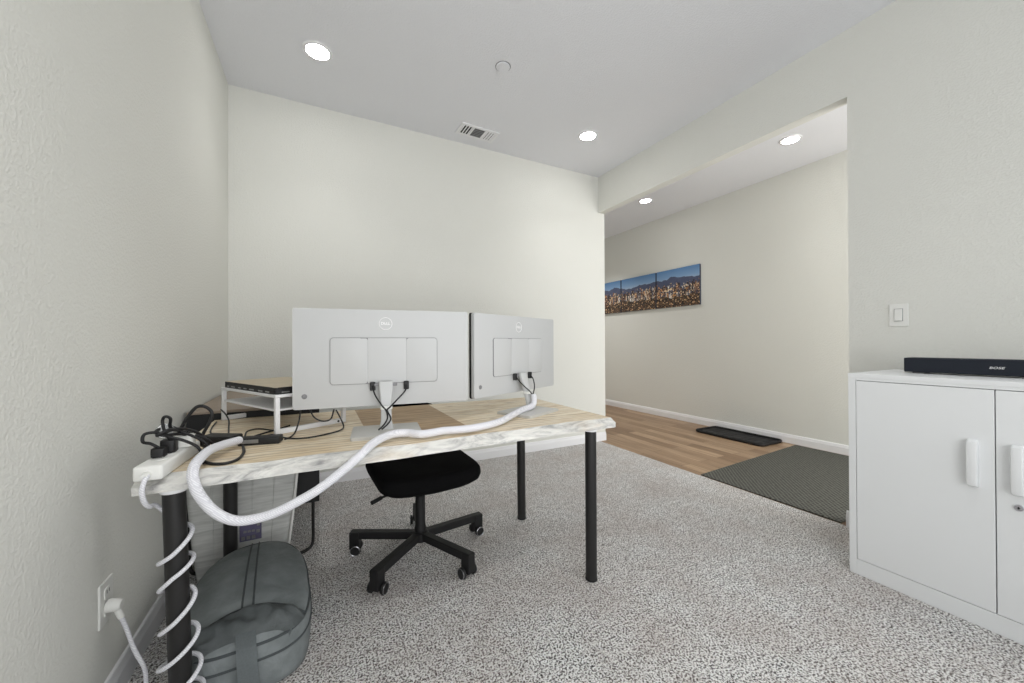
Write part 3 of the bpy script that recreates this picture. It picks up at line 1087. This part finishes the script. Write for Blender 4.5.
for (y0, y1) in ((-0.05, -0.02), (-0.10, -0.075), (-0.16, -0.135)):
    b = NB(); box(b, 0.0032, 0.006, y0, y1, 0.005, 0.0105, 0.0008)
    obj('port', b, M['port_grey'], lap, world=False)

# ------------------------------------------------------------------ power strip, plugs, adapters, loose cords on the desk
ps = thing('power_strip', 'white power strip lying on the wall end of the desk', 'power strip', (-0.392, 1.45, DZ1), math.radians(-4))
b = NB(); box(b, -0.031, 0.031, -0.130, 0.150, 0.0, 0.040, 0.007, 3); obj('housing', b, M['white_plastic'], ps, world=False, smooth=40)
for i in range(4):
    b = NB(); lathe(b, [(0.039, 0.018), (0.0415, 0.018), (0.0405, 0.013)], (0, -0.06 + i * 0.055, 0), seg=24)
    so = obj('socket', b, M['white_plastic'], ps, world=False, smooth=40)
b = NB(); cyl(b, (0, -0.130, 0.018), (0, -0.150, 0.016), 0.009, 0.007, 16); obj('strain_relief', b, M['white_plastic'], ps, world=False, smooth=40)

GP = 'plugs in the white power strip'


def plug(label, x, y, w, d, h, mt, tip, cord=None, name='power_plug'):
    t = thing(name, label, 'plug', (x, y, DZ1 + 0.041), 0, GP)
    b = NB(); prism(b, rrect(x - w, x + w, y - d, y + d, min(w, d) * 0.35), DZ1 + 0.0425, DZ1 + 0.0425 + h, 0.004); obj('plug_body', b, M[mt], t, smooth=35)
    b = NB(); tube(b, tip, 0.0042, 8, 8); obj('plug_cord', b, M['black_cord'], t, smooth=60)
    return t


plug('black plug at the near end of the power strip', -0.403, 1.412, 0.015, 0.017, 0.024, 'black_plastic',
     [(-0.405, 1.412, 0.808), (-0.422, 1.414, 0.820), (-0.440, 1.42, 0.826), (-0.438, 1.425, 0.846), (-0.415, 1.435, 0.846), (-0.392, 1.45, 0.828), (-0.362, 1.46, 0.812), (-0.330, 1.47, 0.785), (-0.315, 1.45, 0.760), (-0.305, 1.42, 0.7455)])
plug('black plug in the middle of the power strip tangled in cords', -0.394, 1.460, 0.017, 0.020, 0.036, 'black_plastic',
     [(-0.392, 1.460, 0.818), (-0.404, 1.46, 0.842), (-0.412, 1.47, 0.872), (-0.405, 1.465, 0.886), (-0.394, 1.47, 0.878), (-0.396, 1.48, 0.850), (-0.372, 1.49, 0.832), (-0.345, 1.50, 0.812), (-0.318, 1.51, 0.785), (-0.300, 1.505, 0.752)])
plug('white adapter plug at the far end of the power strip', -0.376, 1.520, 0.027, 0.022, 0.034, 'white_plastic',
     [(-0.365, 1.525, 0.810), (-0.342, 1.53, 0.808), (-0.320, 1.54, 0.790), (-0.305, 1.56, 0.765), (-0.310, 1.61, 0.7455)], name='adapter_plug')
b = NB(); lathe(b, [(0.0, 0.003), (0.0, 0.020), (0.012, 0.023), (0.024, 0.020), (0.026, 0.004)], (-0.415, 1.500, 0.838), (0.25, -0.95, 0.15), 24)
o_ = obj('cable_tie_wrap', b, M['clear'], smooth=50); tag(o_, 'clear round plastic cord wrap resting among the black plugs', 'cord wrap')


def brick(label, c, w, d, h, rz, lab=True):
    t = thing('power_adapter', label, 'power adapter', (c[0], c[1], DZ1), rz, 'black adapter bricks on the desk')
    b = NB(); box(b, -w, w, -d, d, 0.0, h, 0.005, 3); obj('adapter_body', b, M['black_plastic'], t, world=False, smooth=40)
    if lab:
        b = NB(); box(b, -w * 0.8, w * 0.0, -d - 0.0004, -d + 0.001, h * 0.3, h * 0.8); o = obj('sticker', b, M['port_grey'], t, world=False); o['label'] = 'pale sticker'
    return t


brick('black adapter brick under the open end of the white cable sleeve', (-0.318, 1.720), 0.062, 0.030, 0.028, math.radians(-32), False)
brick('black adapter brick with pale sticker at the foot of the white riser', (-0.186, 1.632), 0.066, 0.024, 0.026, math.radians(-12))

GD = 'loose black cords on the desk'
zc = 0.7445


def cord(label, pts, r=0.0038):
    b = NB(); tube(b, pts, r, 8, 10)
    return tag(obj('loose_cable', b, M['black_cord'], smooth=60), label, 'cable', GD)


cord('thick black cord arching high in a loop behind the power strip', [(-0.405, 1.58, zc), (-0.409, 1.6, 0.80), (-0.389, 1.6, 0.853), (-0.365, 1.6, 0.888), (-0.348, 1.6, 0.893), (-0.332, 1.6, 0.885), (-0.321, 1.6, 0.867), (-0.326, 1.6, 0.840), (-0.345, 1.605, 0.800), (-0.356, 1.62, 0.765), (-0.350, 1.65, zc)], 0.0052)
cord('black cord making a flat half loop under the white sleeve end', [(-0.345, 1.63, zc), (-0.335, 1.52, zc), (-0.297, 1.425, zc), (-0.251, 1.392, zc), (-0.222, 1.425, zc), (-0.219, 1.509, zc), (-0.235, 1.60, zc)], 0.0045)
cord('black cord bunched in tight coils over the plugs of the power strip', [(-0.360, 1.56, 0.80), (-0.375, 1.49, 0.826), (-0.402, 1.44, 0.836), (-0.424, 1.46, 0.845), (-0.408, 1.50, 0.850), (-0.378, 1.49, 0.838), (-0.390, 1.44, 0.850), (-0.412, 1.43, 0.838), (-0.380, 1.47, 0.846), (-0.350, 1.53, 0.822), (-0.330, 1.58, 0.780), (-0.335, 1.62, zc)], 0.0048)
cord('thin black cord curving from the corner past the riser leg', [(-0.415, 2.15, zc), (-0.405, 2.02, zc), (-0.385, 1.90, zc), (-0.345, 1.815, zc), (-0.300, 1.775, zc), (-0.250, 1.745, zc), (-0.225, 1.700, zc)], 0.003)
cord('thin black cord hanging down from the far riser leg', [(-0.398, 2.15, 0.80), (-0.372, 2.10, 0.785), (-0.350, 2.04, 0.765), (-0.335, 1.95, 0.748), (-0.320, 1.86, zc), (-0.310, 1.79, zc)], 0.003)
cord('thin black cord arcing over the desk behind the near riser leg', [(-0.243, 1.66, zc), (-0.252, 1.76, zc), (-0.256, 1.85, 0.747), (-0.225, 1.895, zc), (-0.165, 1.83, zc)], 0.003)
cord('black cord with thick end pointing towards the broad monitor', [(-0.245, 1.70, zc), (-0.205, 1.775, zc), (-0.150, 1.850, zc), (-0.110, 1.885, 0.748)], 0.0035)
cord('thin black cord running from the adapter to under the broad monitor', [(-0.215, 1.672, zc), (-0.165, 1.75, zc), (-0.105, 1.655, zc), (-0.046, 1.625, zc), (0.023, 1.650, zc), (0.079, 1.700, zc), (0.094, 1.735, 0.752), (0.083, 1.743, 0.785), (0.066, 1.745, 0.822)], 0.003)
cord('thin black cord dropping straight from the broad monitor to the riser foot', [(-0.064, 1.745, 0.835), (-0.070, 1.740, 0.790), (-0.082, 1.715, 0.752), (-0.095, 1.670, zc), (-0.112, 1.640, zc)], 0.003)
cord('thin black cord hanging in a U below the broad monitor', [(-0.031, 1.742, 0.835), (-0.020, 1.742, 0.806), (-0.002, 1.742, 0.788), (0.022, 1.742, 0.780), (0.046, 1.742, 0.788), (0.058, 1.742, 0.826)], 0.003)

# ------------------------------------------------------------------ white cord coiled round the near leg, and its plug in the outlet
sc_ = thing('extension_cord', 'white braided cord spiralling down the desk leg to the wall outlet', 'cord', (-0.345, 1.37, 0))
pts = [(-0.3975, 1.312, 0.757), (-0.399, 1.295, 0.748), (-0.402, 1.290, 0.722), (-0.401, 1.305, 0.690), (-0.400, 1.335, 0.668), (-0.397, 1.375, 0.655)]
turns = [(0.640, 0.034), (0.525, 0.036), (0.462, 0.037), (0.340, 0.037), (0.242, 0.043), (0.150, 0.046), (0.085, 0.050)]
tot = len(turns) - 1
K = 16
for i in range(tot * K + 1):
    t = i / K
    k = min(int(t), tot - 1); f = t - k
    zf = turns[k][0] * (1 - f) + turns[k + 1][0] * f
    # droop: descend mostly across the front
    rr = turns[k][1] * (1 - f) + turns[k + 1][1] * f
    ang = -PI / 2 - 2 * PI * t
    lx = -0.360 + 0.018 * (0.7 - zf) / 0.7
    tilt = 0.014 * math.cos(ang)
    pts.append((lx + rr * math.cos(ang), 1.372 + rr * math.sin(ang), zf + tilt * (1.0 if t > 0.3 else t / 0.3)))
pts = pts[:6] + pts[6 + 8:]
pts += [(-0.37, 1.30, 0.03), (-0.41, 1.33, 0.012), (-0.45, 1.42, 0.010), (-0.462, 1.50, 0.040), (-0.470, 1.535, 0.104), (-0.500, 1.553, 0.167), (-0.520, 1.556, 0.240), (-0.532, 1.552, 0.285), (-0.540, 1.548, 0.312)]
b = NB(); tube(b, pts, 0.0058, 10, 6); obj('wire', b, M['braid'], sc_, smooth=60)
b = NB(); lathe(b, [(0.0, 0.017), (0.004, 0.019), (0.024, 0.018), (0.034, 0.013)], (XL + 0.0085, 1.552, 0.335 - 0.012), (1, -0.1, -0.1), 24)
obj('plug', b, M['white_plastic'], sc_, smooth=40)
b = NB(); tube(b, [(-0.540, 1.549, 0.318), (-0.536, 1.551, 0.300), (-0.530, 1.553, 0.278)], 0.0085, 10); obj('strain_relief', b, M['white_plastic'], sc_, smooth=60)

# ------------------------------------------------------------------ black sideboard on tube legs behind the desk
sbd = thing('sideboard', 'low black sideboard with taupe top on bent black tube legs behind the desk', 'sideboard', (-0.28, 2.7, 0))
b = NB(); box(b, -0.552, 0.004, 2.275, 3.20, 0.255, 0.765, 0.004); obj('body', b, M['black_plastic'], sbd)
b = NB(); box(b, -0.553, 0.005, 2.272, 3.20, 0.7655, 0.779, 0.003); tp = obj('top_panel', b, M['taupe'], sbd); tp['label'] = 'taupe top board'
for yy, dy in ((2.30, -0.05), (3.12, 0.05)):
    b = NB()
    tube(b, [(-0.027, yy, 0.27), (-0.027, yy, 0.14), (-0.027, yy, 0.05), (-0.036, yy + dy * 0.2, 0.018), (-0.065, yy + dy * 0.6, 0.0085), (-0.12, yy + dy, 0.0085), (-0.28, yy + dy, 0.0085),
             (-0.45, yy + dy, 0.0085), (-0.50, yy + dy * 0.6, 0.0085), (-0.535, yy + dy * 0.2, 0.018), (-0.545, yy, 0.05), (-0.545, yy, 0.14), (-0.545, yy, 0.27)], 0.008, 10, 8)
    obj('sled_leg', b, M['black_metal'], sbd, smooth=60)

# ------------------------------------------------------------------ translucent storage bag
hm = thing('storage_bag', 'tall translucent grey plastic storage bag standing under the desk against the sideboard', 'storage bag', (-0.31, 2.18, 0))
b = NB()
secs = []
for z, x0, x1, y0, y1 in ((0.0, -0.480, -0.150, 2.140, 2.225), (0.012, -0.485, -0.146, 2.134, 2.228), (0.2, -0.505, -0.122, 2.128, 2.232), (0.4, -0.520, -0.100, 2.124, 2.236), (0.58, -0.530, -0.084, 2.124, 2.238), (0.66, -0.525, -0.090, 2.150, 2.225), (0.675, -0.520, -0.095, 2.180, 2.195)):
    secs.append([b.verts.new((x, y, z)) for x, y in rrect(x0, x1, y0, y1, min(0.025, (y1 - y0) * 0.4), 4)])
for r0, r1 in zip(secs, secs[1:]):
    q = len(r0)
    for i in range(q):
        b.faces.new((r0[i], r0[(i + 1) % q], r1[(i + 1) % q], r1[i]))
b.faces.new(secs[0][::-1]); b.faces.new(secs[-1])
obj('bag_body', b, M['hamper'], hm, smooth=50)
for bx, tx in ((-0.415, -0.432), (-0.276, -0.274), (-0.205, -0.182)):
    b = NB(); tube(b, [(bx, 2.134, 0.02), ((bx + tx) / 2, 2.126, 0.3), (tx, 2.122, 0.58)], 0.0032, 6, 6)
    obj('welt', b, M['hamper'], hm, smooth=60)
for pa in ([(-0.147, 2.136, 0.02), (-0.120, 2.130, 0.2), (-0.100, 2.126, 0.4), (-0.086, 2.126, 0.58)],):
    b = NB(); tube(b, pa, 0.006, 8, 6)
    e_ = obj('piping', b, M['white_plastic'], hm, smooth=60); e_['label'] = 'pale edge piping'
b = NB(); box(b, -0.325, -0.240, 2.1225, 2.1275, 0.185, 0.265, 0.001)
pt_ = obj('print_patch', b, M['purple'], hm); pt_['label'] = 'faded violet printed patch'
b = NB()
for i in range(3):
    box(b, -0.318 + i * 0.020, -0.304 + i * 0.020, 2.1215, 2.1228, 0.192, 0.208)
    box(b, -0.310 + i * 0.016, -0.298 + i * 0.016, 2.1215, 2.1228, 0.224, 0.234)
box(b, -0.260, -0.247, 2.1215, 2.1228, 0.216, 0.231); box(b, -0.258, -0.246, 2.1215, 2.1228, 0.248, 0.258)
obj('print_marks', b, M['port_grey'], hm)

# ------------------------------------------------------------------ slate backpack lying on the carpet
BA = math.radians(4)
bp = thing('backpack', 'slate grey backpack lying on the carpet under the desk end by the outlet', 'backpack', (-0.225, 1.700, 0), BA)
BL0, BL1, BW = -0.285, 0.310, 0.188


def outline(sc=1.0, nn=72):
    """Arch outline: square-ish bottom end (-y), round top end (+y)."""
    out = []
    for i in range(nn):
        a = 2 * PI * i / nn
        ca, sa = math.cos(a), math.sin(a)
        e = 2 / 3.6 if sa < 0 else 2 / 2.35
        e2 = e
        x = math.copysign(abs(ca) ** e, ca) * BW
        y = (math.copysign(abs(sa) ** e2, sa)) * (0.350 if sa > 0 else 0.245) - 0.04
        out.append((x * sc, (y + 0.02) * sc - 0.02))
    return out


def thick(y):
    t = (y - BL0) / (BL1 - BL0)
    return 0.160 + 0.060 * max(0, min(1, t))


def bulge(x, y):
    rx = x / BW; ry = (y + 0.01) / 0.28
    return 0.052 * max(0, 1 - 0.75 * rx * rx - 0.75 * ry ** 2)


b = NB()
rings = []
for sc, fz in ((0.55, 0.0), (0.93, 0.0), (0.985, 0.06), (1.005, 0.2), (1.02, 0.45), (1.015, 0.75), (0.995, 0.93)):
    rings.append([b.verts.new((x, y, thick(y) * fz)) for x, y in outline(sc)])
for sc in (0.965, 0.9, 0.75, 0.55, 0.35, 0.15):
    rings.append([b.verts.new((x, y, thick(y) * 1.0 + bulge(x, y) + (-0.004 if sc > 0.95 else 0))) for x, y in outline(sc)])
for r0, r1 in zip(rings, rings[1:]):
    q = len(r0)
    for i in range(q):
        b.faces.new((r0[i], r0[(i + 1) % q], r1[(i + 1) % q], r1[i]))
b.faces.new(rings[0][::-1]); b.faces.new(rings[-1])
# soft wrinkles
for v in b.verts:
    w_ = math.sin(v.co.x * 31 + v.co.y * 17) * math.sin(v.co.y * 41 - v.co.z * 23 + 1.3)
    if v.co.z > 0.02:
        v.co += Vector((0.2, 0.1, 1)) * 0.0028 * w_
obj('main_body', b, M['bag'], bp, world=False, smooth=70)


def surf(x, y, up=0.0):
    return (x, y, thick(y) + bulge(x, y) + up)


# perimeter zipper lines
for sc, fz, r_ in ((0.985, 0.97, 0.0045), (1.017, 0.70, 0.004)):
    b = NB(); tube(b, [(x, y, thick(y) * fz) for x, y in outline(sc)], r_, 6, smooth=False, closed=True)
    obj('zip_piping', b, M['bag_dark'], bp, world=False, smooth=60)
# twin centre seams
for sx in (-0.013, 0.013):
    b = NB(); tube(b, [surf(sx * (1 + 0.5 * (0.27 - y)), y, 0.001) for y in (0.29, 0.2, 0.1, 0.0, -0.10, -0.16)], 0.0032, 6, 6)
    obj('centre_seam', b, M['bag_dark'], bp, world=False, smooth=60)
# front pocket with an arched top edge, bulging over the bottom end
b = NB()
NX, NY = 24, 14
grid = []
for j in range(NY + 1):
    v_ = j / NY
    row = []
    for i in range(NX + 1):
        u_ = -1 + 2 * i / NX
        x = u_ * (0.168 - 0.055 * (1 - v_) ** 2)
        ytop = -0.165 - 0.055 * abs(u_) ** 2.2
        y = -0.275 + (ytop + 0.275) * v_
        edge = min(1, (1 - abs(u_)) * 5) * min(1, (1 - v_) * 4 + 0.0) * min(1, v_ * 4)
        fold = 0.007 * math.sin(u_ * 7 + v_ * 9) * edge + 0.004 * math.sin(u_ * 17 - v_ * 6) * edge
        yy = max(y, -0.275)
        row.append(b.verts.new((x, yy, thick(yy) * (0.985 if v_ > 0.12 else 0.85) + bulge(x, yy) * 0.8 + 0.034 * edge ** 0.5 + fold)))
    grid.append(row)
for j in range(NY):
    for i in range(NX):
        b.faces.new((grid[j][i], grid[j][i + 1], grid[j + 1][i + 1], grid[j + 1][i]))
bmesh.ops.solidify(b, geom=b.faces[:], thickness=0.02)
obj('front_pocket', b, M['bag'], bp, world=False, smooth=70)
b = NB(); tube(b, [surf(u_ * 0.168, -0.165 - 0.055 * abs(u_) ** 2.2, 0.003) for u_ in [-1 + i / 8 for i in range(17)]], 0.004, 6, 3)
obj('pocket_zip', b, M['bag_dark'], bp, world=False, smooth=60)
# strap end hanging over the bottom end
b = NB()
sp = [(0.0, -0.245, 0.205), (0.004, -0.280, 0.180), (0.008, -0.304, 0.130), (0.012, -0.312, 0.08), (0.016, -0.316, 0.03), (0.020, -0.335, 0.006)]
spl = spline(sp, 6)
A_ = [b.verts.new(p + Vector((-0.026, 0, 0))) for p in spl]
B_ = [b.verts.new(p + Vector((0.026, 0, 0))) for p in spl]
for i in range(len(spl) - 1):
    b.faces.new((A_[i], B_[i], B_[i + 1], A_[i + 1]))
bmesh.ops.solidify(b, geom=b.faces[:], thickness=0.004)
s_ = obj('strap', b, M['bag_strap'], bp, world=False, smooth=60); s_['label'] = 'paler grey webbing strap'
